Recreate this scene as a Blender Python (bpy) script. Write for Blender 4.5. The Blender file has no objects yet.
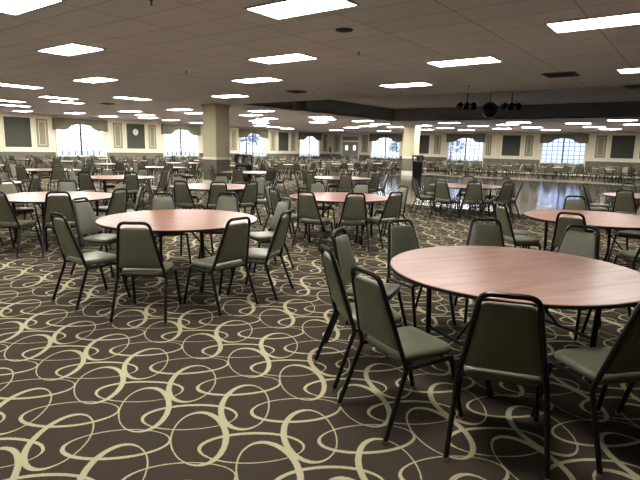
import bpy, bmesh, math, random
from mathutils import Vector, Matrix
random.seed(7)
sc = bpy.context.scene
COL = sc.collection
PI = math.pi
R = math.radians
CEIL = 3.2
EYE = 1.6

# ------------------------------------------------------------------ materials
MATS = {}
def mat(name, base=(.5, .5, .5), rough=.5, metal=0., spec=.5, coat=0., emis=None, es=0.):
    m = bpy.data.materials.new(name); m.use_nodes = True
    b = m.node_tree.nodes['Principled BSDF']
    b.inputs['Base Color'].default_value = (*base, 1)
    b.inputs['Roughness'].default_value = rough
    b.inputs['Metallic'].default_value = metal
    b.inputs['Specular IOR Level'].default_value = spec
    b.inputs['Coat Weight'].default_value = coat
    if emis:
        b.inputs['Emission Color'].default_value = (*emis, 1)
        b.inputs['Emission Strength'].default_value = es
    MATS[name] = m
    return m
class NT:
    def __init__(s, m):
        s.t = m.node_tree; s.n = s.t.nodes; s.l = s.t.links; s.b = s.n['Principled BSDF']
    def node(s, typ, **kw):
        n = s.n.new(typ)
        for k, v in kw.items(): setattr(n, k, v)
        return n
    def put(s, sock, v):
        if hasattr(v, 'links') or isinstance(v, bpy.types.NodeSocket): s.l.new(v, sock)
        else: sock.default_value = v
    def math(s, op, a, b=0., c=None):
        n = s.node('ShaderNodeMath', operation=op)
        s.put(n.inputs[0], a); s.put(n.inputs[1], b)
        if c is not None: s.put(n.inputs[2], c)
        return n.outputs[0]
    def noise(s, vec, scale, detail=2., rough=.5):
        n = s.node('ShaderNodeTexNoise'); s.l.new(vec, n.inputs['Vector'])
        n.inputs['Scale'].default_value = scale; n.inputs['Detail'].default_value = detail
        n.inputs['Roughness'].default_value = rough
        return n
    def obj(s): return s.node('ShaderNodeTexCoord').outputs['Object']
    def mix(s, f, a, b):
        n = s.node('ShaderNodeMix', data_type='RGBA')
        s.put(n.inputs[0], f)
        s.put(n.inputs[6], a if isinstance(a, bpy.types.NodeSocket) else (*a, 1))
        s.put(n.inputs[7], b if isinstance(b, bpy.types.NodeSocket) else (*b, 1))
        return n.outputs[2]
    def bump(s, h, strength=.3, dist=.005):
        n = s.node('ShaderNodeBump'); s.l.new(h, n.inputs['Height'])
        n.inputs['Strength'].default_value = strength; n.inputs['Distance'].default_value = dist
        s.l.new(n.outputs[0], s.b.inputs['Normal'])

def speckle(name, a, b, scale, rough=.6, bump=0., **kw):
    m = mat(name, a, rough, **kw); t = NT(m); o = t.obj()
    n = t.noise(o, scale, 3.)
    t.l.new(t.mix(n.outputs[0], a, b), t.b.inputs['Base Color'])
    if bump: t.bump(n.outputs[0], bump)
    return m

M_VINYL = speckle('olive_vinyl', (.128, .127, .088), (.155, .154, .110), 60, rough=.36)
M_METAL = mat('black_steel', (.010, .009, .008), .32, 0., .5)
M_GLIDE = mat('worn_steel', (.45, .42, .38), .35, 1.)
M_EDGE = mat('dark_table_edge', (.015, .011, .010), .4)
M_WHITE = mat('cream_trim', (.86, .83, .70), .5)
M_WALL = speckle('cream_wall', (.80, .75, .58), (.84, .79, .62), 3, rough=.7)
M_WAIN = speckle('taupe_wainscot', (.17, .16, .12), (.22, .205, .155), 40, rough=.75)
M_INSET = speckle('taupe_inset', (.30, .27, .19), (.36, .33, .24), 25, rough=.8)
M_FELT = speckle('charcoal_felt', (.075, .078, .066), (.095, .098, .082), 60, rough=.9)
M_VAL = speckle('olive_valance_fabric', (.185, .18, .125), (.225, .22, .155), 30, rough=.9)
M_PLASTIC = mat('black_plastic', (.008, .008, .009), .35)
M_BAND = mat('grey_band', (.16, .16, .17), .4)
M_LID = mat('white_liner', (.55, .55, .55), .6)
M_DOOR = mat('beige_door', (.42, .38, .30), .5)
M_MUNT = mat('dark_muntin', (.05, .055, .06), .5)
M_BLACKWALL = mat('black_soffit', (.26, .27, .27), .6)
M_RECESS = speckle('dark_recess_ceiling', (.80, .78, .76), (.84, .82, .80), 4, rough=.8)
M_VENT = mat('dark_vent', (.035, .032, .03), .6)
M_CLOCKF = mat('clock_white', (.75, .75, .72), .4)
M_FIX = mat('fixture_frame', (.6, .6, .58), .4)
M_DRUM = mat('grey_drum', (.12, .12, .12), .5)
M_MIRROR = mat('mirror_tiles', (.09, .09, .095), .3, 1.)
M_LAMP = mat('light_panel', (.9, .9, .88), .5, emis=(1., .975, .93), es=33.)
M_LAMP_FAR = mat('light_panel_bright', (.9, .9, .88), .5, emis=(1., .975, .93), es=52.)
M_DOORGLOW = mat('door_glass_glow', (.9, .9, .9), .2, emis=(.9, .95, 1.), es=1.2)  # door panes glow by themselves, in place of light from behind

# carpet : four interlaced families of elongated loops
m = mat('loop_carpet', (.05, .04, .03), .95, spec=.1); t = NT(m)
o = t.obj()
wob = t.noise(o, 220, 1.)
sepw = t.node('ShaderNodeSeparateXYZ'); t.l.new(wob.outputs['Color'], sepw.inputs[0])
wob2 = t.noise(o, 1.3, 1.)
sepw2 = t.node('ShaderNodeSeparateXYZ'); t.l.new(wob2.outputs['Color'], sepw2.inputs[0])
so = t.node('ShaderNodeSeparateXYZ'); t.l.new(o, so.inputs[0])
X = t.math('MULTIPLY_ADD', t.math('SUBTRACT', sepw.outputs[0], .5), .012, so.outputs[0])
Y = t.math('MULTIPLY_ADD', t.math('SUBTRACT', sepw.outputs[1], .5), .012, so.outputs[1])
X = t.math('MULTIPLY_ADD', t.math('SUBTRACT', sepw2.outputs[0], .5), .05, X)
Y = t.math('MULTIPLY_ADD', t.math('SUBTRACT', sepw2.outputs[1], .5), .05, Y)
PX, PY = .515, .90
def loop(cx, cy, ang, a, b, w, shift):
    """one ring per cell: between an outer ellipse and a shifted smaller one, so its width varies"""
    u = t.math('WRAP', t.math('SUBTRACT', X, cx), PX / 2, -PX / 2)
    v = t.math('WRAP', t.math('SUBTRACT', Y, cy), PY / 2, -PY / 2)
    c, s = math.cos(R(ang)), math.sin(R(ang))
    p = t.math('ADD', t.math('MULTIPLY', u, c), t.math('MULTIPLY', v, s))
    q = t.math('SUBTRACT', t.math('MULTIPLY', v, c), t.math('MULTIPLY', u, s))
    def d(aa, bb, dx, dy):
        x = t.math('DIVIDE', t.math('SUBTRACT', p, dx), aa)
        y = t.math('DIVIDE', t.math('SUBTRACT', q, dy), bb)
        return t.math('ADD', t.math('MULTIPLY', x, x), t.math('MULTIPLY', y, y))
    outer = t.math('LESS_THAN', d(a, b, 0, 0), 1.)
    inner = t.math('GREATER_THAN', d(a - w, b - w, *shift), 1.)
    return t.math('MULTIPLY', outer, inner)
x0, y0 = -2.62, 1.735
rings = [loop(x0 + .01, y0, 142, .285, .160, .022, (-.003, .0135)),
         loop(x0 - .05, y0 + .40, 134, .285, .160, .022, (0, -.0135)),
         loop(x0 + .305, y0 + .105, 41, .285, .150, .0165, (.004, -.0075)),
         loop(x0 + .235, y0 + .57, 46, .285, .150, .0165, (.004, .0075))]
mk = rings[0]
for r_ in rings[1:]: mk = t.math('MAXIMUM', mk, r_)
fine = t.noise(o, 210, 3., .7)
broad = t.noise(o, 1.1, 2.)
brown = t.mix(fine.outputs[0], (.030, .024, .018), (.105, .086, .066))
cream = t.mix(fine.outputs[0], (.30, .275, .175), (.58, .535, .37))
col = t.mix(mk, brown, cream)
t.l.new(col, t.b.inputs['Base Color'])
t.bump(fine.outputs[0], .5, .004)
M_CARPET = m

# table laminate
m = mat('cherry_laminate', (.36, .17, .12), .30, spec=.5); t = NT(m); o = t.obj()
mp = t.node('ShaderNodeMapping'); mp.inputs['Scale'].default_value = (1.2, 9., 1.); t.l.new(o, mp.inputs[0])
g = t.noise(mp.outputs[0], 1.6, 3., .5)
mp2 = t.node('ShaderNodeMapping'); mp2.inputs['Scale'].default_value = (2., 14., 1.); t.l.new(o, mp2.inputs[0])
g2 = t.noise(mp2.outputs[0], 3., 3.)
rp = t.node('ShaderNodeValToRGB'); t.l.new(g.outputs[0], rp.inputs[0])
e = rp.color_ramp.elements
e[0].position = .30; e[0].color = (.225, .115, .078, 1); e[1].position = .62; e[1].color = (.37, .20, .142, 1)
ex = rp.color_ramp.elements.new(.44); ex.color = (.32, .165, .117, 1)
t.l.new(t.mix(t.math('MULTIPLY', g2.outputs[0], .35), rp.outputs[0], (.22, .11, .075)), t.b.inputs['Base Color'])
M_TOP = m

# dance floor : dark parquet
m = mat('dark_parquet', (.06, .05, .045), .11, spec=.5); t = NT(m); o = t.obj()
ch = t.node('ShaderNodeTexChecker'); t.l.new(o, ch.inputs[0]); ch.inputs['Scale'].default_value = 1.1
ch.inputs['Color1'].default_value = (.044, .036, .033, 1); ch.inputs['Color2'].default_value = (.036, .030, .028, 1)
t.l.new(ch.outputs[0], t.b.inputs['Base Color'])
M_DANCE = m

# ceiling tiles
m = mat('ceiling_tiles', (.3, .27, .25), .9, spec=.1); t = NT(m); o = t.obj()
mp = t.node('ShaderNodeMapping'); mp.inputs['Location'].default_value = (.14, .15, 0); t.l.new(o, mp.inputs[0])
br = t.node('ShaderNodeTexBrick'); br.offset = 0.; t.l.new(mp.outputs[0], br.inputs[0])
br.inputs['Scale'].default_value = 1.; br.inputs['Brick Width'].default_value = 1.22; br.inputs['Row Height'].default_value = .61
br.inputs['Mortar Size'].default_value = .010
br.inputs['Color1'].default_value = (.80, .84, .91, 1); br.inputs['Color2'].default_value = (.75, .785, .85, 1); br.inputs['Mortar'].default_value = (.50, .49, .48, 1)
n1 = t.noise(o, 45, 3.)
t.l.new(t.mix(t.math('MULTIPLY', n1.outputs[0], .30), br.outputs[0], (.50, .515, .55)), t.b.inputs['Base Color'])
t.bump(n1.outputs[0], .25, .003)
M_CEIL = m

# pillar : cream above, with faint vertical stripe paper
m = mat('striped_wallpaper', (.5, .45, .3), .7); t = NT(m); o = t.obj()
w = t.node('ShaderNodeTexWave'); w.bands_direction = 'DIAGONAL'; t.l.new(o, w.inputs[0]); w.inputs['Scale'].default_value = 6.
t.l.new(t.mix(w.outputs[1], (.58, .54, .385), (.62, .58, .42)), t.b.inputs['Base Color'])
M_PAPER = m

# window glass
m = bpy.data.materials.new('window_glass'); m.use_nodes = True
nt = m.node_tree; nt.nodes.clear()
out = nt.nodes.new('ShaderNodeOutputMaterial'); mx = nt.nodes.new('ShaderNodeMixShader')
tr = nt.nodes.new('ShaderNodeBsdfTransparent'); gl = nt.nodes.new('ShaderNodeBsdfGlossy'); gl.inputs['Roughness'].default_value = .05
mx.inputs[0].default_value = .06
nt.links.new(tr.outputs[0], mx.inputs[1]); nt.links.new(gl.outputs[0], mx.inputs[2]); nt.links.new(mx.outputs[0], out.inputs[0])
M_GLASS = m
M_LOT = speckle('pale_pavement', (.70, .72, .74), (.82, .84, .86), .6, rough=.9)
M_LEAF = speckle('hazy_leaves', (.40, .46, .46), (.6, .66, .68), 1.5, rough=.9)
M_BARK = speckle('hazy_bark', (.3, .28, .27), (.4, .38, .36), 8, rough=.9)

# ------------------------------------------------------------------ geometry helpers
def link(name, bm, mats, parent=None, smooth=False, smooth_angle=None):
    me = bpy.data.meshes.new(name)
    bm.normal_update()
    bm.to_mesh(me); bm.free()
    if not isinstance(mats, (list, tuple)): mats = [mats]
    for m in mats: me.materials.append(m)
    if smooth:
        for p in me.polygons: p.use_smooth = True
        try: me.set_sharp_from_angle(angle=R(40))
        except Exception: pass
    o = bpy.data.objects.new(name, me); COL.objects.link(o)
    if parent: o.parent = parent
    return o
def empty(name, loc=(0, 0, 0), rz=0.):
    o = bpy.data.objects.new(name, None); COL.objects.link(o)
    o.location = loc; o.rotation_euler = (0, 0, rz); o.empty_display_size = .2
    return o
def tag(o, label, cat, group=None, kind=None):
    o['label'] = label; o['category'] = cat
    if group: o['group'] = group
    if kind: o['kind'] = kind
    return o
def struct(o): o['kind'] = 'structure'; return o
def box(bm, x0, x1, y0, y1, z0, z1, mi=0, M=None):
    v = [bm.verts.new((x, y, z)) for x in (x0, x1) for y in (y0, y1) for z in (z0, z1)]
    for f in ((0, 1, 3, 2), (4, 6, 7, 5), (0, 4, 5, 1), (2, 3, 7, 6), (0, 2, 6, 4), (1, 5, 7, 3)):
        fc = bm.faces.new([v[i] for i in f]); fc.material_index = mi
    if M is not None:
        for q in v: q.co = M @ q.co
    return v
def fillet(pts, rad, n=4):
    pts = [Vector(p) for p in pts]
    out = [pts[0]]
    for i in range(1, len(pts) - 1):
        a, b, c = pts[i - 1], pts[i], pts[i + 1]
        r = rad[i] if isinstance(rad, (list, tuple)) else rad
        d1 = (a - b); d2 = (c - b)
        l = min(r, d1.length * .48, d2.length * .48)
        p0 = b + d1.normalized() * l; p2 = b + d2.normalized() * l
        for k in range(n + 1):
            s = k / n
            out.append(p0.lerp(b, s).lerp(b.lerp(p2, s), s))
    out.append(pts[-1])
    return out
def tube(bm, pts, r, seg=8, mi=0, r1=None):
    pts = [Vector(p) for p in pts]
    n = len(pts)
    T = []
    for i in range(n):
        d = (pts[min(i + 1, n - 1)] - pts[max(i - 1, 0)])
        T.append(d.normalized())
    up = Vector((0, 0, 1)) if abs(T[0].z) < .9 else Vector((1, 0, 0))
    a = T[0].cross(up).normalized()
    rings_ = []
    for i in range(n):
        a = (a - T[i] * a.dot(T[i])).normalized()
        b = T[i].cross(a)
        rr = r if r1 is None else r + (r1 - r) * i / (n - 1)
        rings_.append([bm.verts.new(pts[i] + a * rr * math.cos(2 * PI * k / seg) + b * rr * math.sin(2 * PI * k / seg)) for k in range(seg)])
    for i in range(n - 1):
        for k in range(seg):
            f = bm.faces.new((rings_[i][k], rings_[i][(k + 1) % seg], rings_[i + 1][(k + 1) % seg], rings_[i + 1][k])); f.material_index = mi
    f = bm.faces.new(rings_[0][::-1]); f.material_index = mi
    f = bm.faces.new(rings_[-1]); f.material_index = mi
def rpoly(corners, rad, n=4):
    """closed polygon with rounded corners"""
    c = [Vector((*p, 0)) for p in corners]; out = []; k = len(c)
    for i in range(k):
        a, b, d = c[i - 1], c[i], c[(i + 1) % k]
        r = rad[i] if isinstance(rad, (list, tuple)) else rad
        d1 = a - b; d2 = d - b; l = min(r, d1.length * .48, d2.length * .48)
        p0 = b + d1.normalized() * l; p2 = b + d2.normalized() * l
        for q in range(n + 1):
            s = q / n; out.append(p0.lerp(b, s).lerp(b.lerp(p2, s), s))
    return [(p.x, p.y) for p in out]
def cushion(bm, poly, z0, z1, edge, crown, M=None, mi=0, n=3):
    """padded slab over a closed outline: rounded rim, slightly domed faces"""
    cx = sum(p[0] for p in poly) / len(poly); cy = sum(p[1] for p in poly) / len(poly)
    hw = max(abs(p[0] - cx) for p in poly); hh = max(abs(p[1] - cy) for p in poly)
    lv = []
    zm = (z0 + z1) / 2; h = (z1 - z0) / 2
    for k in range(-n, n + 1):
        a = k / n * PI / 2
        lv.append((edge * (1 - math.cos(a)), zm + math.sin(a) * h))
    rr = []
    lv = [(edge + .35 * min(hw, hh), z0 - crown * .7)] + lv + [(edge + .35 * min(hw, hh), z1 + crown * .7)]
    for ins, z in lv:
        rr.append([bm.verts.new((cx + (x - cx) * (1 - ins / hw), cy + (y - cy) * (1 - ins / hh), z)) for x, y in poly])
    L = len(poly)
    new = [v for r_ in rr for v in r_]
    for i in range(len(rr) - 1):
        for k in range(L):
            f = bm.faces.new((rr[i][k], rr[i][(k + 1) % L], rr[i + 1][(k + 1) % L], rr[i + 1][k])); f.material_index = mi
    c0 = bm.verts.new((cx, cy, z0 - crown)); c1 = bm.verts.new((cx, cy, z1 + crown)); new += [c0, c1]
    for k in range(L):
        f = bm.faces.new((rr[0][(k + 1) % L], rr[0][k], c0)); f.material_index = mi
        f = bm.faces.new((rr[-1][k], rr[-1][(k + 1) % L], c1)); f.material_index = mi
    if M is not None:
        for v in new: v.co = M @ v.co
def lathe(bm, prof, seg=24, mi=0, c=(0, 0)):
    rr = []
    for r, z in prof:
        rr.append([bm.verts.new((c[0] + r * math.cos(2 * PI * k / seg), c[1] + r * math.sin(2 * PI * k / seg), z)) for k in range(seg)])
    for i in range(len(rr) - 1):
        for k in range(seg):
            f = bm.faces.new((rr[i][k], rr[i][(k + 1) % seg], rr[i + 1][(k + 1) % seg], rr[i + 1][k])); f.material_index = mi
    f = bm.faces.new(rr[0][::-1]); f.material_index = mi
    f = bm.faces.new(rr[-1]); f.material_index = mi
def copy_tree(o, parent=None):
    c = o.copy(); COL.objects.link(c)
    if parent: c.parent = parent
    for ch in [x for x in KIDS.get(o.name, [])]: copy_tree(ch, c)
    return c
KIDS = {}
def register(o):
    for ch in o.children:
        KIDS.setdefault(o.name, []).append(ch); register(ch)

# ------------------------------------------------------------------ the chair
HOOP_Z, HOOP_Y, BX, BY, BZ = .928, -.325, .222, -.175, .405
HW_TOP = .132
def back_pt(z):                       # half width and y of the back tube at height z
    s = (z - BZ) / (HOOP_Z - BZ)
    return BX + (HW_TOP - BX) * s, BY + (HOOP_Y - BY) * s
def chair_back_frame(bm, seg, n):
    tube(bm, fillet([(-BX, BY, BZ), (-HW_TOP, HOOP_Y, HOOP_Z), (HW_TOP, HOOP_Y, HOOP_Z), (BX, BY, BZ)], .055, n), .0148, seg)
def chair_pad(bm, n=3, cn=4, mi=0):
    zb, zt = .495, .880
    wb, yb = back_pt(zb); wt, yt = back_pt(zt)
    L = math.hypot(zt - zb, yt - yb)
    poly = rpoly([(-wb + .010, 0), (wb - .010, 0), (wt - .010, L), (-wt + .010, L)], [.02, .02, .045, .045], cn)
    d = Vector((0, yt - yb, zt - zb)).normalized(); nrm = Vector((0, d.z, -d.y))
    M = Matrix(((1, 0, 0, 0), (0, d.y, nrm.y, yb), (0, d.z, nrm.z, zb), (0, 0, 0, 1)))
    cushion(bm, poly, -.011, .027, .012, .006, M, mi, n)
def chair_seat(bm, n=3, cn=4, mi=0):
    poly = rpoly([(-.190, -.185), (.190, -.185), (.212, .20), (-.212, .20)], [.05, .05, .08, .08], cn)
    cushion(bm, poly, .418, .474, .022, .006, None, mi, n)
def leg_path(kind, s):
    if kind == 'rear': return [(s * .222, -.172, .408), (s * .246, -.318, .012)]
    return [(s * .212, .165, .408), (s * .232, .262, .012)]
def chair_seat_frame(bm, seg):
    for s in (-1, 1): tube(bm, [(s * BX, BY - .004, BZ), (s * .212, .172, BZ + .002)], .0145, seg)
    tube(bm, [(-.215, .13, .402), (.215, .13, .402)], .010, seg)
    tube(bm, [(-.218, -.10, .402), (.218, -.10, .402)], .010, seg)
def make_chair(detail):
    root = empty('banquet_chair')
    bm = bmesh.new(); chair_seat(bm, 3, 5); link('seat', bm, M_VINYL, root, True)
    bm = bmesh.new(); chair_pad(bm, 3, 5); link('backrest', bm, M_VINYL, root, True)
    bm = bmesh.new(); chair_back_frame(bm, 8, 5); link('back_frame', bm, M_METAL, root, True)
    bm = bmesh.new(); chair_seat_frame(bm, 8); link('seat_frame', bm, M_METAL, root, True)
    for k in ('rear', 'front'):
        for s in (-1, 1):
            bm = bmesh.new(); tube(bm, leg_path(k, s), .0145, 8); lg = link('leg', bm, M_METAL, root, True)
            if detail:
                p = leg_path(k, s)[1]
                bm = bmesh.new(); lathe(bm, [(.015, .0), (.017, .006), (.014, .022)], 10, c=(p[0], p[1])); link('glide', bm, M_GLIDE, lg, True)
    register(root)
    return root
def merged_chair_bm(bm=None, M=None):
    b = bmesh.new()
    chair_seat(b, 1, 2, 0); chair_pad(b, 1, 2, 0)
    k0 = len(b.faces)
    chair_back_frame(b, 5, 2)
    for s in (-1, 1): tube(b, [(s * BX, BY, BZ), (s * .212, .172, BZ)], .0145, 4)
    for k in ('rear', 'front'):
        for s in (-1, 1): tube(b, leg_path(k, s), .0145, 5)
    b.faces.ensure_lookup_table()
    for i in range(k0, len(b.faces)): b.faces[i].material_index = 1
    return b
PROTO_HI = make_chair(True)
PROTO_MID = make_chair(False)
LOWMESH = link('banquet_chair', merged_chair_bm(), [M_VINYL, M_METAL])
for p in LOWMESH.data.polygons: p.use_smooth = p.material_index == 1
used = {'hi': False, 'mid': False, 'low': False}

# ------------------------------------------------------------------ the table
TR = .92
def make_table():
    root = empty('round_table')
    bm = bmesh.new(); lathe(bm, [(TR - .012, .742), (TR - .004, .744), (TR - .004, .748), (TR - .010, .7505)], 72)
    top = link('tabletop', bm, M_TOP, root)
    bm = bmesh.new()
    lathe(bm, [(TR - .012, .722), (TR, .726), (TR + .002, .736), (TR, .7465), (TR - .006, .7468)], 72)
    link('edge_band', bm, M_EDGE, top, True)
    bm = bmesh.new()
    for s in (-1, 1):
        box(bm, -.62, .62, s * .40 - .018, s * .40 + .018, .69, .722)
        box(bm, s * .56 - .018, s * .56 + .018, -.40, .40, .69, .722)
    link('apron', bm, M_METAL, root)
    for sx in (-1, 1):
        for sy in (-1, 1):
            bm = bmesh.new(); tube(bm, fillet([(sx * .50, sy * .36, .70), (sx * .50, sy * .33, .20), (sx * .50, sy * .40, .0)], .06, 3), .021, 10)
            link('leg', bm, M_METAL, root, True)
        bm = bmesh.new(); tube(bm, [(sx * .50, -.335, .25), (sx * .50, .335, .25)], .012, 8); link('crossbar', bm, M_METAL, root, True)
        bm = bmesh.new(); tube(bm, [(sx * .50, 0, .25), (sx * .06, 0, .705)], .010, 8); link('brace', bm, M_METAL, root, True)
    register(root)
    return root
PROTO_TABLE = make_table()
def far_table():
    b = bmesh.new()
    lathe(b, [(TR - .010, .7485), (TR - .006, .7505)], 40)
    k0 = len(b.faces)
    lathe(b, [(TR - .02, .722), (TR, .735), (TR - .004, .748)], 40)
    for s in (-1, 1):
        box(b, -.62, .62, s * .40 - .018, s * .40 + .018, .69, .722)
        for sy in (-1, 1): tube(b, [(s * .50, sy * .34, .70), (s * .50, sy * .38, 0)], .017, 6)
        tube(b, [(s * .50, -.34, .25), (s * .50, .34, .25)], .012, 5)
    b.faces.ensure_lookup_table()
    for i in range(k0, len(b.faces)): b.faces[i].material_index = 1
    return b
LOWTABLE = link('round_table', far_table(), [M_TOP, M_METAL])
tused = {'hi': False, 'low': False}

# camera frame test (which repeats the photograph could show)
yaw, pitch, roll, F = R(36.688), R(10.072), R(1.1795), 513.75
fwd = Vector((-math.sin(yaw), math.cos(yaw), 0)); rgt = Vector((math.cos(yaw), math.sin(yaw), 0))
def in_view(x, y, mg=.10):
    d = x * fwd.x + y * fwd.y; r_ = x * rgt.x + y * rgt.y
    return d > .3 and abs(r_ / d) < 320 / F + mg + .5 / max(d, 1)

chairs = []      # (dist, x, y, facing, label, group, zone)
tables = []
SIDES = ['near', 'near right', 'right-hand', 'far right', 'far', 'far left', 'left-hand', 'near left']
def add_table(x, y, desc, zone, angs=None, rads=None, explicit=None, rz=None, nch=8, chair_desc=None):
    if not in_view(x, y, .12) : return
    tables.append((math.hypot(x, y), x, y, desc, zone, rz if rz is not None else random.uniform(0, PI)))
    cs = []
    if explicit: cs += [(cx, cy, f) for cx, cy, f in explicit]
    if angs is None:
        ph = random.uniform(0, 360)
        angs = [ph + 360 / nch * k + random.uniform(-4, 4) * (1 if nch < 9 else .6) for k in range(nch)] if not explicit else []
    for i, a in enumerate(angs):
        r_ = random.uniform(1.02, 1.12) if rads is None else rads[i]
        cs.append((x + r_ * math.cos(R(a)), y + r_ * math.sin(R(a)), a + 180 + random.uniform(-6, 6)))
    # name the chairs by where they sit seen from the camera side, in order round the table
    tocam = math.degrees(math.atan2(-y, -x))
    def rel(c):
        a = math.degrees(math.atan2(c[1] - y, c[0] - x)) - tocam
        return a % 360
    cs.sort(key=rel)
    n = len(cs)
    names = {}
    free = list(range(8))
    for c in sorted(cs, key=lambda c: min(rel(c) % 45, 45 - rel(c) % 45)):
        want = int(round(rel(c) / 45)) % 8
        k = min(free, key=lambda q: min((q - want) % 8, (want - q) % 8)) if free else want
        if k in free: free.remove(k); names[id(c)] = SIDES[k]
        else: names[id(c)] = 'outer ' + SIDES[k]
    for c in cs:
        if not in_view(c[0], c[1], .10): continue
        chairs.append((math.hypot(c[0], c[1]), c[0], c[1], c[2], names[id(c)], desc, zone))

def face_feet(x, y, f): return (x, y, f)
# nearest table, placed chair by chair
add_table(-1.07, 3.87, 'nearest round table in the right foreground', 'near', rz=R(60),
          explicit=[(-.785, 2.755, 108), (-1.34, 2.70, 66), (-1.83, 3.05, 52), (-2.12, 3.60, 14), (-2.04, 4.30, -24),
                    (-1.58, 4.86, -60), (-.93, 5.00, -99), (-.33, 3.13, 139), (.04, 3.68, 166), (.0, 4.35, 205), (-.38, 4.9, 232)])
add_table(-4.97, 3.86, 'round table in the left middle foreground', 'near', rz=R(20),
          explicit=[(-4.15, 2.84, 127), (-3.85, 3.45, 178), (-4.95, 2.74, 88), (-3.85, 4.04, -160), (-5.92, 3.45, 24), (-5.85, 4.35, -24),
                    (-5.45, 4.95, -62), (-4.62, 4.95, -110)])
add_table(-8.50, 4.15, 'round table at the left edge of the photo', 'near', rz=R(100), angs=[-24, -58, 15, 60, 100, 145, -170, -112])
add_table(-5.32, 7.72, 'second-row table behind the two foreground tables', 'near', rz=R(10), angs=[-108, -76, -45, -12, 60, 105, 145, -155])
add_table(-8.60, 7.60, 'second-row table in front of the left pillar', 'near', rz=R(50), angs=[-68, -37, -8, 40, 85, 130, 175, -112])
add_table(-1.15, 7.85, 'second-row table behind the nearest table', 'near', rz=R(45), angs=[-91, -138, -168, 112, 68, 25, -15, -52])
add_table(-12.55, 7.80, 'second-row table below the wall clock', 'near')
add_table(-12.4, 4.3, 'table cut by the left photo edge', 'near')
add_table(-4.90, 12.75, 'table beside the dance floor, right of centre', 'near', angs=[-92, -60, -25, 20, 62, 110, 160, -135])
add_table(-8.85, 12.85, 'table beside the dance floor, at photo centre', 'near')
add_table(-12.85, 12.95, 'table in front of the black bin and left pillar', 'near', nch=7)
add_table(-.90, 12.95, 'table beside the dance floor, at right edge', 'near')
ORD = ['first', 'second', 'third', 'fourth', 'fifth', 'sixth', 'seventh', 'eighth', 'ninth', 'tenth']
LY = [8.3, 12.8, 16.9, 20.9, 24.9, 28.9, 32.9, 36.9, 40.3]
for ci, (cx, cn) in enumerate([(-17.35, 'pillar aisle'), (-21.4, 'middle aisle'), (-25.3, 'outer aisle'), (-28.55, 'left windows')]):
    for ri, yy in enumerate(LY):
        add_table(cx + random.uniform(-.12, .12), yy + random.uniform(-.12, .12), '%s-row left hall table by the %s' % (ORD[ri], cn), 'left', nch=8 if ri < 3 else 9)
for ri, yy in enumerate([34.9, 38.9]):
    for ci, xx in enumerate([-14.0, -10.9, -7.8, -4.7, -1.6]):
        add_table(xx + random.uniform(-.15, .15), yy, '%s-row table beyond the dance floor, %s from pillar' % (ORD[ri], ORD[ci]), 'beyond', nch=9)

chairs.sort(key=lambda c: c[0])
tables.sort(key=lambda c: c[0])
GRP = {'near': 'olive banquet chairs around the front tables', 'left': 'olive banquet chairs in the crowded left hall', 'beyond': 'olive banquet chairs beyond the dance floor'}
rest = []
for i, (d, x, y, f, side, desc, zone) in enumerate(chairs):
    lv = 'hi' if d < 7 else 'mid' if d < 17 else 'low'
    if i >= 300: rest.append((x, y, f)); continue
    if lv == 'low':
        if not used['low']: o = LOWMESH; used['low'] = True
        else: o = LOWMESH.copy(); COL.objects.link(o)
    else:
        P = PROTO_HI if lv == 'hi' else PROTO_MID
        if not used[lv]: o = P; used[lv] = True
        else: o = copy_tree(P)
    o.location = (x, y, 0); o.rotation_euler = (0, 0, R(f - 90))
    tag(o, 'olive chair, %s side of %s' % (side, desc if desc.startswith('table') else 'the ' + desc), 'chair', GRP[zone])
if rest:
    me0 = merged_chair_bm()
    me0.verts.index_update(); me0.verts.ensure_lookup_table()
    vs = [v.co.copy() for v in me0.verts]; fs = [([v.index for v in f.verts], f.material_index) for f in me0.faces]; me0.free()
    V, FS, MI = [], [], []
    for (x, y, f) in rest:
        Mx = Matrix.Translation((x, y, 0)) @ Matrix.Rotation(R(f - 90), 4, 'Z'); b = len(V)
        V += [Mx @ v for v in vs]; FS += [[i + b for i in q] for q, _ in fs]; MI += [m_ for _, m_ in fs]
    me = bpy.data.meshes.new('distant_banquet_chairs'); me.from_pydata(V, [], FS)
    me.materials.append(M_VINYL); me.materials.append(M_METAL)
    for p, m_ in zip(me.polygons, MI): p.material_index = m_
    o = bpy.data.objects.new('distant_banquet_chairs', me); COL.objects.link(o)
    tag(o, 'farthest olive banquet chairs crowded along the window walls', 'chairs', kind='stuff')
print('chairs', len(chairs), 'tables', len(tables))
TG = {'near': 'round wooden tables near the front', 'left': 'round wooden tables in the left hall', 'beyond': 'round wooden tables beyond the dance floor'}
for d, x, y, desc, zone, rz in tables:
    if d < 17:
        if not tused['hi']: o = PROTO_TABLE; tused['hi'] = True
        else: o = copy_tree(PROTO_TABLE)
    else:
        if not tused['low']: o = LOWTABLE; tused['low'] = True
        else: o = LOWTABLE.copy(); COL.objects.link(o)
    o.location = (x, y, 0); o.rotation_euler = (0, 0, rz)
    lb = 'cherry laminate ' + (desc.replace('nearest round', 'round').replace('round table', 'round folding table') if 'round' in desc else desc.replace('table', 'round table', 1))
    if 'nearest round table in' in desc: lb = 'large cherry laminate round table nearest the camera, right foreground'
    tag(o, lb, 'table', TG[zone])

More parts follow.
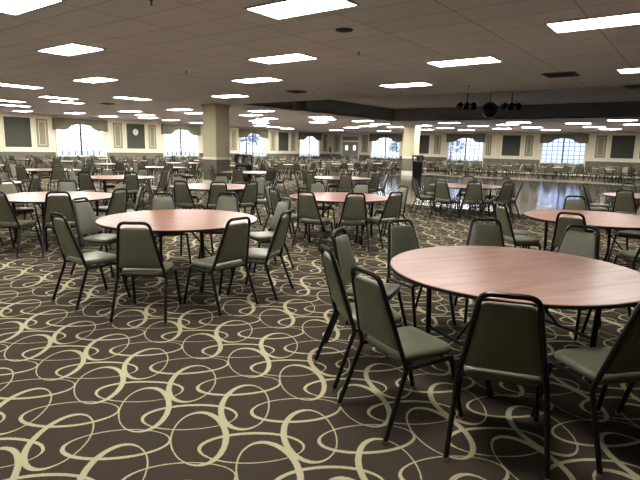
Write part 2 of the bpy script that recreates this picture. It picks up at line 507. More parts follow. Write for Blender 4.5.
# ------------------------------------------------------------------ the hall
WX, WY = -30.5, 42.5          # window walls
EX, EY = 12.0, -8.0           # the walls behind the camera
bm = bmesh.new(); box(bm, WX - .3, EX + .3, EY - .3, WY + .3, -.12, 0); struct(link('floor', bm, M_CARPET))
DX0, DX1, DY0, DY1 = -15.9, 6.0, 14.0, 31.8
DPOLY = [(-9.5, DY0), (DX1, DY0), (DX1, DY1), (DX0, DY1), (DX0, 26.), (-13.5, 20.)]
def slab(bm, poly, z0, z1):
    lo = [bm.verts.new((x, y, z0)) for x, y in poly]; hi = [bm.verts.new((x, y, z1)) for x, y in poly]
    bm.faces.new(lo[::-1]); bm.faces.new(hi)
    for k in range(len(poly)):
        q = (k + 1) % len(poly); bm.faces.new((lo[k], lo[q], hi[q], hi[k]))
bm = bmesh.new(); slab(bm, DPOLY, -.02, .006); struct(link('floor_dance', bm, M_DANCE))
bm = bmesh.new()
for k in range(len(DPOLY)):
    a, b = Vector((*DPOLY[k], 0)), Vector((*DPOLY[(k + 1) % len(DPOLY)], 0))
    d = (b - a).normalized(); n_ = Vector((d.y, -d.x, 0)) * .05
    slab(bm, [(p.x, p.y) for p in (a - d * .03, b + d * .03, b + d * .03 + n_, a - d * .03 + n_)][::-1], -.01, .009)
struct(link('trim_1', bm, mat('dance_edge', (.10, .09, .08), .35)))
# ceiling with the opening over the dance floor
HX0, HX1, HY0, HY1, HZ = -14.4, 6.0, 14.2, 26.0, 3.85
bm = bmesh.new()
for a in ((WX - .3, EX + .3, EY - .3, HY0), (WX - .3, EX + .3, HY1, WY + .3), (WX - .3, HX0, HY0, HY1), (HX1, EX + .3, HY0, HY1)): box(bm, *a, CEIL, CEIL + .05)
struct(link('ceiling', bm, M_CEIL))
bm = bmesh.new(); box(bm, HX0 - .1, HX1 + .1, HY0 - .1, HY1 + .1, HZ, HZ + .05); struct(link('ceiling_recess', bm, M_RECESS))
bm = bmesh.new()
box(bm, HX0 - .08, HX0, HY0 - .08, HY1 + .08, CEIL + .001, HZ); box(bm, HX1, HX1 + .08, HY0 - .08, HY1 + .08, CEIL + .001, HZ)
box(bm, HX0, HX1, HY0 - .08, HY0, CEIL + .001, HZ); box(bm, HX0, HX1, HY1, HY1 + .08, CEIL + .001, HZ)
struct(link('trim_2', bm, M_BLACKWALL))

def wallmat(side):       # local frame: u along the wall, v into the room, z up
    if side == 'left': return Matrix(((0, 1, 0, WX), (1, 0, 0, 0), (0, 0, 1, 0), (0, 0, 0, 1)))     # u=y, v=+x
    return Matrix(((1, 0, 0, 0), (0, -1, 0, WY), (0, 0, 1, 0), (0, 0, 0, 1)))                     # u=x, v=-y
def wbox(bm, side, u0, u1, v0, v1, z0, z1, mi=0): box(bm, u0, u1, v0, v1, z0, z1, mi, wallmat(side))
def fixn(bm): bmesh.ops.recalc_face_normals(bm, faces=bm.faces)
def wlink(name, bm, m, parent=None):
    fixn(bm); return link(name, bm, m, parent)

WIN = {'left': [9.15, 16.63, 24.05, 31.4, 39.0], 'right': [-24.33, -16.6, -8.97, -1.3, 6.3]}
DOOR_U0, DOOR_U1 = -29.1, -27.3
SILL, HEAD, HWW = .86, 2.78, 1.55
RAIL = 1.15
for side, (a, b) in (('left', (EY, WY)), ('right', (WX, EX))):
    bm = bmesh.new(); bw = bmesh.new(); br_ = bmesh.new()
    cuts = [(c - HWW, c + HWW) for c in WIN[side]]
    if side == 'right': cuts = [(DOOR_U0, DOOR_U1)] + cuts
    e0 = a
    segs = []
    for k, (c0, c1) in enumerate(cuts):
        segs.append((e0, c0))
        door = side == 'right' and k == 0
        z0 = 0 if door else SILL
        hd = 2.42 if door else HEAD
        wbox(bm, side, c0, c1, -.2, 0, hd, CEIL)
        if not door: wbox(bm, side, c0, c1, -.2, 0, 0, SILL)
        if not door: wbox(bw, side, c0, c1, 0, .012, .12, SILL - .03)
        e0 = c1
    segs.append((e0, b))
    for s0, s1 in segs:
        wbox(bm, side, s0, s1, -.2, 0, 0, CEIL)
        wbox(bw, side, s0 + .06, s1 - .06, 0, .012, .12, RAIL - .04)
        wbox(br_, side, s0 + .06, s1 - .06, 0, .05, RAIL - .05, RAIL + .02)
        wbox(br_, side, s0 + .06, s1 - .06, 0, .03, RAIL + .02, RAIL + .06)
    struct(wlink('wall_' + side, bm, M_WALL))
    struct(wlink('trim_3' if side == 'left' else 'trim_4', bw, M_WAIN))
    struct(wlink('trim_5' if side == 'left' else 'trim_6', br_, M_WHITE))
    bm = bmesh.new(); wbox(bm, side, a if side == 'left' else DOOR_U1 + .1, b, 0, .02, 0, .12); struct(wlink('baseboard_' + side, bm, M_WHITE))
    bm = bmesh.new(); wbox(bm, side, a, b, 0, .06, CEIL - .09, CEIL); struct(wlink('trim_7' if side == 'left' else 'trim_8', bm, M_WHITE))
bm = bmesh.new(); box(bm, WX - .2, EX + .2, EY - .2, EY, 0, CEIL); struct(link('wall_back', bm, M_WALL))
bm = bmesh.new(); box(bm, EX, EX + .2, EY, WY, 0, CEIL); struct(link('wall_side', bm, M_WALL))

# windows
wn = 0
for side in ('left', 'right'):
    for k, c in enumerate(WIN[side]):
        wn += 1
        root = struct(empty('window_%d' % wn, (WX, c, SILL) if side == 'left' else (c, WY, SILL)))
        Mi = Matrix.Translation(-root.location)
        def wl(name, bm, m):
            for v in bm.verts: v.co = Mi @ v.co
            fixn(bm); return link(name, bm, m, root)
        bm = bmesh.new()
        for z0, z1 in ((SILL, SILL + .05), (HEAD - .05, HEAD)): wbox(bm, side, c - HWW, c + HWW, -.12, .03, z0, z1)
        for s in (-1, 1): wbox(bm, side, c + s * (HWW - .03) - .03, c + s * (HWW - .03) + .03, -.12, .03, SILL, HEAD)
        wl('window_frame', bm, M_WHITE)
        bm = bmesh.new()
        wbox(bm, side, c - .045, c + .045, -.10, -.04, SILL, HEAD)
        for q in range(1, 8):
            if q != 4: wbox(bm, side, c - HWW + q * HWW / 4 - .014, c - HWW + q * HWW / 4 + .014, -.09, -.06, SILL, HEAD)
        for q in range(1, 6): wbox(bm, side, c - HWW, c + HWW, -.09, -.06, SILL + q * .32 - .014, SILL + q * .32 + .014)
        wl('muntins', bm, M_MUNT)
        bm = bmesh.new(); wbox(bm, side, c - HWW + .03, c + HWW - .03, -.078, -.072, SILL + .02, HEAD - .02); wl('pane', bm, M_GLASS)
        # valance with the arched cut-out
        lab = {'left': ['olive arched valance over the window cut by the left edge', 'olive arched valance over the window left of the clock', 'olive arched valance over the window just left of the left pillar',
                        'olive arched valance over the window right of the left pillar', 'olive arched valance over the window nearest the corner, left wall'],
               'right': ['olive arched valance over the window between double doors and right pillar', 'olive arched valance over the first window right of the right pillar',
                         'olive arched valance over the second window right of the right pillar', 'olive arched valance over the window past the right photo edge', 'olive arched valance over the last window of the right wall']}[side][k]
        if not in_view(*((WX, c) if side == 'left' else (c, WY)), .02): continue
        bm = bmesh.new(); prof = []
        hw = 1.66
        prof = [(-hw, 3.04), (-hw, 2.38), (-1.02, 2.38)]
        prof += [(-.95 + .0 * 1, 2.44), (-.80, 2.50)]
        for q in range(0, 13):
            a = PI - PI * q / 12
            prof.append((.74 * math.cos(a), 2.52 + .22 * math.sin(a)))
        prof += [(.80, 2.50), (.95, 2.44), (1.02, 2.38), (hw, 2.38), (hw, 3.04)]
        W = wallmat(side)
        top_z = 3.04
        # strips from the top edge down to the profile
        for i in range(1, len(prof) - 2):
            (xa, za), (xb, zb) = prof[i], prof[i + 1]
            if abs(xb - xa) < 1e-6: continue
            f_ = [bm.verts.new(W @ Vector((c + x, v, z))) for v in (.065, .125) for x, z in ((xa, za), (xb, zb), (xb, top_z), (xa, top_z))]
            for q in ((0, 1, 2, 3), (7, 6, 5, 4), (0, 4, 5, 1), (3, 2, 6, 7)): bm.faces.new([f_[j] for j in q])
        for s in (-1, 1): wbox(bm, side, c + s * hw - .02, c + s * hw + .02, .002, .125, 2.38, 3.04)
        wbox(bm, side, c - hw, c + hw, .002, .125, 3.03, 3.06)
        tag(wlink('window_valance', bm, M_VAL), lab, 'valance', 'window valances')

# decorative panels between the windows
def panel(side, u0, u1, z0, z1, kind, label, fw=.06):
    cu = (u0 + u1) / 2
    root = empty('acoustic_panel' if kind == 'dark' else 'wall_niche_panel', (WX, cu, (z0 + z1) / 2) if side == 'left' else (cu, WY, (z0 + z1) / 2))
    Mi = Matrix.Translation(-root.location)
    bm = bmesh.new()
    for a in ((u0 - fw, u0, z0 - fw, z1 + fw), (u1, u1 + fw, z0 - fw, z1 + fw), (u0, u1, z0 - fw, z0), (u0, u1, z1, z1 + fw)):
        wbox(bm, side, a[0], a[1], .002, .05, a[2], a[3])
    for v in bm.verts: v.co = Mi @ v.co
    fixn(bm); link('frame', bm, M_WHITE, root)
    bm = bmesh.new(); wbox(bm, side, u0, u1, .002, .03, z0, z1)
    if kind != 'dark':     # inner moulding line
        pass
    for v in bm.verts: v.co = Mi @ v.co
    fixn(bm); link('fabric_inset' if kind == 'dark' else 'inset', bm, M_FELT if kind == 'dark' else M_INSET, root)
    if kind != 'dark':
        bm = bmesh.new(); g_ = .13
        if u1 - u0 > .34:
            for a in ((u0 + g_, u0 + g_ + .025, z0 + g_, z1 - g_), (u1 - g_ - .025, u1 - g_, z0 + g_, z1 - g_), (u0 + g_, u1 - g_, z0 + g_, z0 + g_ + .025), (u0 + g_, u1 - g_, z1 - g_ - .025, z1 - g_)):
                wbox(bm, side, a[0], a[1], .03, .045, a[2], a[3])
            for v in bm.verts: v.co = Mi @ v.co
            fixn(bm); link('moulding', bm, M_WHITE, root)
        else: bm.free()
    tag(root, label, 'wall panel', 'cream framed wall panels')
ZP0, ZP1 = 1.36, 2.96
LP = [(12.34, 13.71, 'dark', 'large dark grey panel at the left photo edge'), (14.0, 14.65, 'n', 'narrow taupe panel right of the leftmost dark panel'),
      (18.70, 19.35, 'n', 'narrow taupe panel between the left window and the clock panel'), (19.66, 21.01, 'dark', 'dark grey panel behind the round wall clock'),
      (21.30, 21.9, 'n', 'narrow taupe panel right of the clock panel'), (26.1, 26.7, 'n', 'narrow taupe panel behind the left pillar'), (27.05, 28.4, 'dark', 'dark grey panel hidden behind the left pillar'),
      (28.75, 29.45, 'n', 'narrow taupe panel just right of the left pillar'), (33.45, 34.1, 'n', 'narrow taupe panel right of the window beside the left pillar'),
      (34.5, 35.85, 'dark', 'olive grey panel midway between pillars on the left wall'), (36.15, 36.85, 'n', 'narrow taupe panel left of the last left wall window'),
      (41.0, 41.75, 'n', 'narrow taupe panel beside the room corner, left wall')]
RP = [(-30.1, -29.45, 'n', 'narrow taupe panel left of the double doors'), (-26.9, -26.2, 'n', 'narrow taupe panel right of the double doors'),
      (-21.3, -19.9, 'dark', 'dark grey panel just right of the right pillar'), (-19.45, -18.8, 'n', 'narrow taupe panel left of the window right of the pillar'),
      (-14.85, -14.4, 'n', 'slim taupe panel right of the first window past the right pillar'), (-13.53, -12.12, 'dark', 'dark grey panel between the two right wall windows'),
      (-11.75, -11.15, 'n', 'narrow taupe panel left of the rightmost window'), (-6.8, -6.1, 'n', 'narrow taupe panel right of the rightmost window'),
      (-5.78, -4.35, 'dark', 'large dark grey panel at the right photo edge'), (-4.0, -3.4, 'n', 'narrow taupe panel cut by the right photo edge')]
for u0, u1, k, lb in LP: panel('left', u0, u1, ZP0, ZP1, k, lb)
for u0, u1, k, lb in RP: panel('right', u0, u1, ZP0, ZP1, k, lb)

# flat pilasters flanking each narrow panel pair on the right wall corner
bm = bmesh.new()
for u in (-15.05 + .95, -26.05): wbox(bm, 'right', u - .05, u + .05, 0, .04, RAIL + .06, CEIL - .1)
struct(wlink('trim_9', bm, M_WHITE))

# double doors
root = struct(empty('door_1', ((DOOR_U0 + DOOR_U1) / 2, WY, 0)))
Mi = Matrix.Translation(-root.location)
def dl(name, bm, m, par=root):
    for v in bm.verts: v.co = Mi @ v.co
    fixn(bm); return link(name, bm, m, par)
bm = bmesh.new()
wbox(bm, 'right', DOOR_U0 - .14, DOOR_U0, 0, .06, 0, 2.9); wbox(bm, 'right', DOOR_U1, DOOR_U1 + .14, 0, .06, 0, 2.9)
wbox(bm, 'right', DOOR_U0, DOOR_U1, 0, .06, 2.34, 2.46); wbox(bm, 'right', DOOR_U0, DOOR_U1, 0, .06, 2.82, 2.9)
dl('door_frame', bm, M_WHITE)
bm = bmesh.new(); wbox(bm, 'right', DOOR_U0, DOOR_U1, .0, .03, 2.46, 2.82); dl('header_panel', bm, M_INSET)
mid = (DOOR_U0 + DOOR_U1) / 2
for s in (-1, 1):
    u0, u1 = (DOOR_U0, mid - .004) if s < 0 else (mid + .004, DOOR_U1)
    cw = (u0 + u1) / 2
    bm = bmesh.new()
    wbox(bm, 'right', u0, cw - .16, -.07, -.02, .01, 2.33); wbox(bm, 'right', cw + .16, u1, -.07, -.02, .01, 2.33)
    wbox(bm, 'right', cw - .16, cw + .16, -.07, -.02, .01, 1.52); wbox(bm, 'right', cw - .16, cw + .16, -.07, -.02, 1.98, 2.33)
    leaf = dl('door_leaf', bm, M_DOOR)
    bm = bmesh.new(); wbox(bm, 'right', cw - .16, cw + .16, -.05, -.04, 1.52, 1.98); dl('door_pane', bm, M_DOORGLOW, leaf)
    bm = bmesh.new(); wbox(bm, 'right', cw - .30, cw + .30, -.02, .03, 1.0, 1.05); dl('push_bar', bm, M_GLIDE, leaf)

# fire extinguisher between corner and doors
root = empty('fire_extinguisher', (WX + .078, 41.98 + .2, 1.30))
bm = bmesh.new(); lathe(bm, [(.06, .0), (.075, .02), (.075, .38), (.05, .43), (.02, .45)], 14); link('cylinder', bm, mat('extinguisher_dark_red', (.12, .03, .02), .35), root, True)
bm = bmesh.new(); box(bm, -.02, .02, -.06, .02, .45, .50); tube(bm, [(0, .02, .46), (.05, .09, .40), (.05, .09, .12)], .012, 6); link('hose', bm, M_PLASTIC, root)
tag(root, 'small dark fire extinguisher on the wall near the room corner', 'extinguisher')

# wall clock
root = empty('wall_clock', (WX + .035, 20.30, 2.43)); root.rotation_euler = (0, PI / 2, 0)
bm = bmesh.new(); lathe(bm, [(.235, 0), (.25, .01), (.25, .05), (.235, .055), (.215, .04), (.215, .035)], 32); link('rim', bm, M_PLASTIC, root, True)
bm = bmesh.new(); lathe(bm, [(.214, .03), (.214, .04)], 32); link('dial', bm, M_CLOCKF, root)
bm = bmesh.new()
for k in range(12):
    a = k * PI / 6; Mh = Matrix.Rotation(a, 4, 'Z'); box(bm, -.205, -.175, -.006, .006, .040, .043, M=Mh)
link('hour_marks', bm, M_PLASTIC, root)
for nm, ln, w_, a in (('hour_hand', .11, .010, 130), ('minute_hand', .165, .007, 20)):
    bm = bmesh.new(); box(bm, -ln, .02, -w_, w_, .044, .048, M=Matrix.Rotation(R(a), 4, 'Z')); link(nm, bm, M_PLASTIC, root)
tag(root, 'round white wall clock with black rim on a dark panel', 'clock')

# ------------------------------------------------------------------ pillars
for i, (px_, py_, wx_, wy_, lb) in enumerate([(-15.18, 13.60, .75, .70, 'square cream pillar with taupe wainscot at left centre'), (-15.18, 30.2, .78, .74, 'square cream pillar with white base beside the dance floor')]):
    x1_, x0_, y0_, y1_ = px_, px_ - wx_, py_, py_ + wy_
    cx_, cy_ = (x0_ + x1_) / 2, (y0_ + y1_) / 2
    root = empty('pillar', (cx_, cy_, 0))
    a, b = wx_ / 2, wy_ / 2
    bm = bmesh.new(); box(bm, -a, a, -b, b, RAIL + .05, CEIL); link('upper_shaft', bm, M_PAPER, root)
    bm = bmesh.new(); box(bm, -a, a, -b, b, .30, RAIL - .05); link('wainscot', bm, M_WAIN, root)
    bm = bmesh.new(); box(bm, -a - .03, a + .03, -b - .03, b + .03, RAIL - .05, RAIL + .05); link('rail', bm, M_WHITE, root)
    bm = bmesh.new(); box(bm, -a - .035, a + .035, -b - .035, b + .035, 0, .30); link('base', bm, M_WHITE, root)
    bm = bmesh.new(); box(bm, -a - .03, a + .03, -b - .03, b + .03, CEIL - .08, CEIL); link('capital', bm, M_PAPER, root)
    tag(root, lb, 'pillar', 'square pillars')

# ------------------------------------------------------------------ waste stations
def bin_(x, y, rz, lb):
    root = empty('waste_bin', (x, y, 0), rz)
    bm = bmesh.new()
    for z0, z1, w0, w1 in ((0, .92, .26, .32),):
        ring = []
        for z, w_ in ((z0, w0), (z1, w1)):
            ring.append([bm.verts.new((p[0], p[1], z)) for p in rpoly([(-w_, -w_), (w_, -w_), (w_, w_), (-w_, w_)], .06, 3)])
        L = len(ring[0])
        for k in range(L): bm.faces.new((ring[0][k], ring[0][(k + 1) % L], ring[1][(k + 1) % L], ring[1][k]))
        bm.faces.new(ring[0][::-1]); bm.faces.new(ring[1])
    link('body', bm, M_PLASTIC, root)
    bm = bmesh.new(); box(bm, -.335, .335, -.335, .335, .92, 1.0); link('rim_band', bm, M_BAND, root)
    bm = bmesh.new()
    # hood with two openings in front and back
    for y_ in (-.33, .31):
        for xa, xb in ((-.33, -.27), (-.04, .04), (.27, .33)): box(bm, xa, xb, y_, y_ + .02, 1.0, 1.26)
    box(bm, -.33, -.31, -.33, .33, 1.0, 1.26); box(bm, .31, .33, -.33, .33, 1.0, 1.26)
    poly = rpoly([(-.34, -.34), (.34, -.34), (.34, .34), (-.34, .34)], .06, 3)
    cushion(bm, poly, 1.25, 1.33, .05, .01)
    link('hood', bm, M_PLASTIC, root)
    bm = bmesh.new(); box(bm, -.12, .20, -.05, .05, 1.0, 1.2, M=Matrix.Rotation(.3, 4, 'Z')); link('liner', bm, M_LID, root)
    tag(root, lb, 'bin', 'black waste stations')
bin_(-14.62, 14.55, R(38), 'black hooded waste bin standing against the left pillar')
bin_(-14.42, 29.25, R(30), 'black hooded waste bin beside the right pillar')

# ------------------------------------------------------------------ ceiling fittings
NX = [(-3.95, 4.84), (-9.05, 4.83), (-6.42, 7.36), (-1.25, 7.38), (-12.65, 7.35), (-3.76, 9.27), (-8.95, 9.33), (-6.23, 11.78), (-1.03, 11.74), (-12.50, 11.80),
      (-6.65, 2.9)]
NY = [(-18.8, 9.5), (-20.45, 10.65), (-16.35, 10.85), (-16.1, 7.0), (-22.2, 9.2), (-24.7, 10.5)]
FX = [(-22.7, 14.9), (-28.1, 17), (-24.6, 17), (-26.9, 18.8), (-16.2, 17.2), (-18.7, 19.1), (-20, 21.7), (-22, 23.1), (-24.1, 25.5), (-26.7, 28.3), (-27.3, 30.3),
      (-16.2, 21.6), (-17.2, 23.3), (-19.5, 25.8), (-16, 25.3), (-16.8, 28.6), (-19, 30.7), (-21.5, 32.5), (-25.7, 36.5), (-17.8, 32.4), (-15, 30.8), (-17.5, 36.6),
      (-12.1, 28.3), (-15, 34.4), (-11.8, 32.1), (-9.6, 30.8), (-8.4, 28.8), (-11.5, 35.8), (-9.2, 34.4), (-5.8, 30.4), (-5.7, 34.5), (-3.5, 28.1), (-9, 38.3), (-5.3, 37.7), (-3.3, 32), (-14.8, 37.8),
      (-22.5, 39), (-28.6, 24.), (-28.4, 33.2), (-19.2, 15.1), (-27.5, 20.9), (-27.1, 14.5), (-20.4, 17.0)]
ADDED = [(x, y) for x, y in [(-1.3, 2.4), (1.3, 4.8), (1.3, -.1), (3.9, 2.4), (-3.95, -.1), (-9.05, -.1), (-6.5, -2.6), (-1.3, -2.6), (3.9, -2.6), (6.4, 4.8), (6.4, -.1), (1.4, 9.3), (3.9, 7.4), (6.4, 9.3), (3.9, 11.8), (-12.6, 2.4), (-15, 4.8), (-15, -.1), (-18, 2.4), (-21, 5), (-25,4), (-28, 6.5), (-28.5, 12.5),
        (1.0, 31), (1.0, 37), (5, 34), (8.5, 14), (8.5, 20), (8.5, 28), (9, 2.4), (9, 8.5), (9, 37)] if x < -8 or y > 13] + [(-4.0, .2), (-6.5, -2.4), (-1.4, 2.3)]  # unseen lights added to brighten the hall, the last inferred from lit seats
def fixture(lm):
    root = empty('ceiling_light')
    bm = bmesh.new()
    for a in ((-.61, .61, -.305, -.275), (-.61, .61, .275, .305), (-.61, -.58, -.275, .275), (.58, .61, -.275, .275)): box(bm, *a, -.016, .0)
    link('frame', bm, M_FIX, root)
    bm = bmesh.new(); box(bm, -.58, .58, -.275, .275, -.012, -.003); link('diffuser', bm, lm, root)
    register(root); return root
FP = fixture(M_LAMP); FP2 = fixture(M_LAMP_FAR); done = set()
NL = ['above the gap between the two foreground tables', 'at the upper left, above the left edge table', 'above the second-row centre table', 'at the upper right corner of the photo',
      'second from the top at left, small and square looking', 'right of centre, the brightest wide panel', 'above the second-row pillar table', 'right of centre, smaller wide panel above the soffit',
      'cut by the right photo edge near the dark vent', 'just right of and above the left pillar', 'in the top left corner of the photo']
for grp, pts, rz in (('n', NX, 0), ('w', NY, PI / 2), ('f', FX, 0), ('b', ADDED, 0)):
    for i, (x, y) in enumerate(pts):
        P_ = FP2 if grp == 'f' else FP
        o = copy_tree(P_) if P_.name in done else P_; done.add(P_.name)
        o.location = (x, y, CEIL); o.rotation_euler = (0, 0, rz)
        if grp == 'n': lb, g_ = 'glowing rectangular ceiling light ' + NL[i], 'large near ceiling lights'
        elif grp == 'w': lb, g_ = 'glowing sliver-thin ceiling light in the group over the left hall entrance side', 'left ceiling lights turned lengthwise'
        elif grp == 'f':
            if x < -14 and y < 27: lb, g_ = 'tiny glowing ceiling light far away over the left hall tables', 'distant ceiling lights over the left hall'
            else: lb, g_ = 'tiny glowing ceiling light in the distance beyond the dark soffit', 'distant ceiling lights beyond the soffit'
        else: lb, g_ = 'unseen ceiling light added out of view to brighten the hall', 'added ceiling lights out of view'
        tag(o, lb, 'ceiling light', g_)

def diffuser(x, y, lb):
    root = empty('air_diffuser', (x, y, CEIL))
    for k, (r0, r1, z) in enumerate(((.30, .24, -.02), (.22, .16, -.035), (.14, .02, -.05))):
        bm = bmesh.new(); lathe(bm, [(r0, -.001), (r0, -.01), (r1, z), (r1 * .6, z + .01)], 28); link('ring', bm, M_VENT, root, True)
    tag(root, lb, 'vent', 'round ceiling vents')
diffuser(-9.70, 11.75, 'round dark air vent in the ceiling before the soffit')
diffuser(-19.42, 11.77, 'round dark air vent in the ceiling above the clock')
root = empty('air_vent', (-2.66, 11.72, CEIL))
bm = bmesh.new()
for a in ((-.31, .31, -.31, -.28), (-.31, .31, .28, .31), (-.31, -.28, -.28, .28), (.28, .31, -.28, .28)): box(bm, *a, -.015, 0)
link('frame', bm, M_DRUM, root)
bm = bmesh.new()
for k in range(9): box(bm, -.28, .28, -.26 + k * .06, -.235 + k * .06, -.014, -.002)
box(bm, -.28, .28, -.28, .28, -.004, -.001); link('louvre', bm, M_VENT, root)
tag(root, 'square dark air vent in the ceiling at upper right', 'vent')
SPL = ['sprinkler head in the ceiling left of centre', 'sprinkler head in the ceiling at top centre', 'sprinkler head hanging right of centre before the soffit', 'sprinkler head beside the round vent', 'sprinkler head at the top photo edge']
for (x, y), lb in zip([(-9.31, 7.52), (-4.9, 7.55), (-4.91, 12.53), (-9.35, 12.1), (-5.22, 3.75)], SPL):
    root = empty('sprinkler_head', (x, y, CEIL)); root.scale = (.65, .65, .75)
    bm = bmesh.new(); lathe(bm, [(.035, 0), (.03, -.008), (.012, -.01), (.012, -.06)][::-1], 12); link('escutcheon', bm, M_VENT, root)
    bm = bmesh.new(); lathe(bm, [(.022, -.075), (.022, -.07)], 12); tube(bm, [(-.012, 0, -.055), (-.014, 0, -.072)], .003, 5); tube(bm, [(.012, 0, -.055), (.014, 0, -.072)], .003, 5); link('deflector', bm, M_VENT, root)
    tag(root, lb, 'sprinkler', 'ceiling sprinkler heads')
bm = bmesh.new(); lathe(bm, [(.10, -.012), (.12, -.006), (.12, 0)], 24)
o = link('ceiling_speaker', bm, M_VENT); o.location = (-4.2, 6.09, CEIL); tag(o, 'small round grey speaker grille in the ceiling at top centre', 'speaker')

# mirror ball, spotlights and drum over the dance floor
root = empty('mirror_ball', (-6.95, 20.0, 3.18))
bm = bmesh.new(); bmesh.ops.create_uvsphere(bm, u_segments=28, v_segments=18, radius=.30); link('ball', bm, M_MIRROR, root)
bm = bmesh.new(); tube(bm, [(0, 0, .26), (0, 0, HZ - 3.18)], .012, 8); lathe(bm, [(.05, .25), (.05, .30)], 12); link('hanging_rod', bm, M_METAL, root)
tag(root, 'dark mirror ball hanging over the dance floor', 'mirror ball')
for (x, y, lb) in ((-7.75, 19.7, 'black spotlight cluster left of the mirror ball'), (-6.3, 20.5, 'black spotlight cluster right of the mirror ball'), ):
    root = empty('stage_spotlight', (x, y, 3.4))
    bm = bmesh.new(); tube(bm, [(-.38 * .8, -.38 * .6, 0), (.38 * .8, .38 * .6, 0)], .02, 8); tube(bm, [(0, 0, 0), (0, 0, HZ - 3.4)], .02, 8); link('bar', bm, M_METAL, root)
    for k in (-1, 0, 1):
        bm = bmesh.new(); c_ = Vector((k * .26 * .8, k * .26 * .6, -.05)); dd = Vector((k * .3, -.5, -.6)).normalized()
        tube(bm, [c_ - dd * .08, c_ + dd * .04, c_ + dd * .12], .10, 12); link('lamp_can', bm, M_PLASTIC, root, True)
    tag(root, lb, 'spotlight', 'dance floor spotlights')
root = empty('drum_fixture', (-13.05, 16.0, 3.05))
bm = bmesh.new(); lathe(bm, [(.25, 0), (.26, .02), (.26, .5), (.25, .52)], 28); link('drum_shell', bm, M_DRUM, root, True)
bm = bmesh.new(); tube(bm, [(0, 0, .52), (0, 0, HZ - 3.05)], .03, 10); link('mounting_pole', bm, M_METAL, root)
tag(root, 'grey cylindrical drum fixture hanging by the soffit at centre', 'light fixture')
root = empty('round_fan_unit', (-2.0, 18.2, 3.62))
bm = bmesh.new(); lathe(bm, [(.30, -.03), (.36, 0), (.36, .12), (.30, .16)], 28); link('housing', bm, M_DRUM, root, True)
bm = bmesh.new(); lathe(bm, [(.26, -.035), (.27, -.031)], 24); link('grille', bm, M_VENT, root)
bm = bmesh.new(); tube(bm, [(0, 0, .15), (0, 0, HZ - 3.62)], .03, 8); link('mounting_pole', bm, M_METAL, root)
tag(root, 'faint round grey ceiling unit in the recess at upper right', 'fan')

# ------------------------------------------------------------------ outside
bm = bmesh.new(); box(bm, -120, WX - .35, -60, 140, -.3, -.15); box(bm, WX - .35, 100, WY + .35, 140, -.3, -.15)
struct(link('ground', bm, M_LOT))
def tree(x, y, h, s, lb):
    root = empty('tree', (x, y, -.2))
    bm = bmesh.new(); tube(bm, [(0, 0, 0), (.1, .05, h * .4), (0, .1, h * .7)], .16, 8, r1=.07); link('trunk', bm, M_BARK, root, True)
    bm = bmesh.new()
    rnd = random.Random(int(x * 7 + y * 3))
    for k in range(150):
        a = rnd.uniform(0, 2 * PI); b = math.asin(rnd.uniform(-.6, 1)); q = rnd.uniform(.55, 1) * s
        c_ = Vector((q * math.cos(a) * math.cos(b), q * math.sin(a) * math.cos(b), h * .68 + q * .8 * math.sin(b)))
        n_ = Vector((rnd.uniform(-1, 1), rnd.uniform(-1, 1), rnd.uniform(-1, 1))).normalized()
        t1 = n_.orthogonal().normalized() * rnd.uniform(.15, .32); t2 = n_.cross(t1).normalized() * rnd.uniform(.1, .25)
        bm.faces.new([bm.verts.new(c_ + t1), bm.verts.new(c_ + t2), bm.verts.new(c_ - t1), bm.verts.new(c_ - t2)])
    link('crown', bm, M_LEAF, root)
    tag(root, lb, 'tree', 'hazy trees outside the windows')
tree(-46, 46, 4.4, 1.9, 'hazy tree outside the window right of the left pillar')
tree(-24.5, 58, 3.6, 1.7, 'hazy low tree outside the window left of the right pillar')
tree(-30.5, 57, 3.2, 1.5, 'hazy shrub-like tree outside near the room corner')

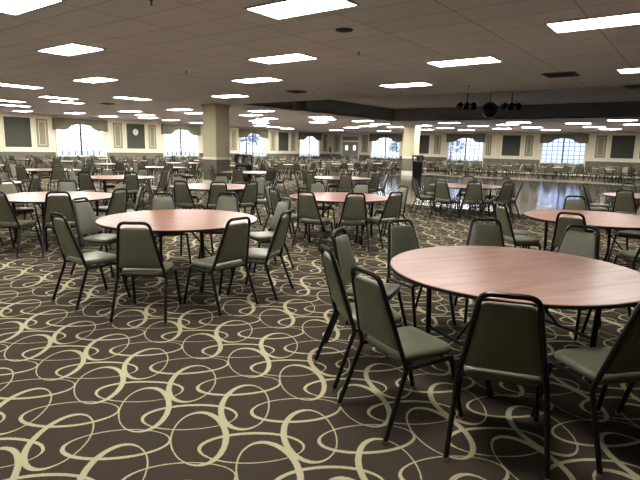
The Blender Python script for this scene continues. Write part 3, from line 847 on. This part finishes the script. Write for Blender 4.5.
# ------------------------------------------------------------------ world, camera
w = bpy.data.worlds.new('sky'); sc.world = w; w.use_nodes = True
nt = w.node_tree; bg = nt.nodes['Background']
tc = nt.nodes.new('ShaderNodeTexCoord'); sp = nt.nodes.new('ShaderNodeSeparateXYZ'); rp = nt.nodes.new('ShaderNodeValToRGB')
nt.links.new(tc.outputs['Generated'], sp.inputs[0]); nt.links.new(sp.outputs[2], rp.inputs[0]); nt.links.new(rp.outputs[0], bg.inputs[0])
e = rp.color_ramp.elements; e[0].position = .0; e[0].color = (.50, .60, .86, 1); e[1].position = .35; e[1].color = (.34, .46, .80, 1)
sx = nt.nodes.new('ShaderNodeMath'); sx.operation = 'MULTIPLY_ADD'; sx.inputs[1].default_value = -1.6; sx.inputs[2].default_value = -.35; sx.use_clamp = True
nt.links.new(sp.outputs[0], sx.inputs[0])          # brighter, hazier sky towards the left hand windows
mw_ = nt.nodes.new('ShaderNodeMix'); mw_.data_type = 'RGBA'; nt.links.new(sx.outputs[0], mw_.inputs[0]); nt.links.new(rp.outputs[0], mw_.inputs[6]); mw_.inputs[7].default_value = (1.35, 1.42, 1.5, 1)
nt.links.new(mw_.outputs[2], bg.inputs[0])
bg.inputs[1].default_value = 1.8

cam = bpy.data.cameras.new('camera'); co = bpy.data.objects.new('camera', cam); COL.objects.link(co); sc.camera = co
cam.sensor_width = 36; cam.sensor_fit = 'HORIZONTAL'; cam.lens = F / 640 * 36; cam.clip_end = 500; cam.clip_start = .05
# world -> camera rows (x right, y down, z forward)
Rz = Matrix(((math.cos(yaw), math.sin(yaw), 0), (-math.sin(yaw), math.cos(yaw), 0), (0, 0, 1)))
base = Matrix(((1, 0, 0), (0, 0, -1), (0, 1, 0)))
Rx = Matrix(((1, 0, 0), (0, math.cos(pitch), -math.sin(pitch)), (0, math.sin(pitch), math.cos(pitch))))
Rr = Matrix(((math.cos(roll), -math.sin(roll), 0), (math.sin(roll), math.cos(roll), 0), (0, 0, 1)))
RR = Rr @ Rx @ base @ Rz
Mc = Matrix((RR[0], -RR[1], -RR[2])).transposed().to_4x4(); Mc.translation = (0, 0, EYE)
co.matrix_world = Mc

for P, k in ((PROTO_HI, 'hi'), (PROTO_MID, 'mid')):
    if not used[k]: print('unused proto', k)
sc.view_settings.view_transform = 'Standard'
sc.view_settings.look = 'Medium High Contrast'
sc.view_settings.exposure = 0.
sc.cycles.use_denoising = True
sc.cycles.max_bounces = 8; sc.cycles.diffuse_bounces = 4; sc.cycles.glossy_bounces = 3; sc.cycles.transparent_max_bounces = 8
sc.cycles.sample_clamp_indirect = 6.
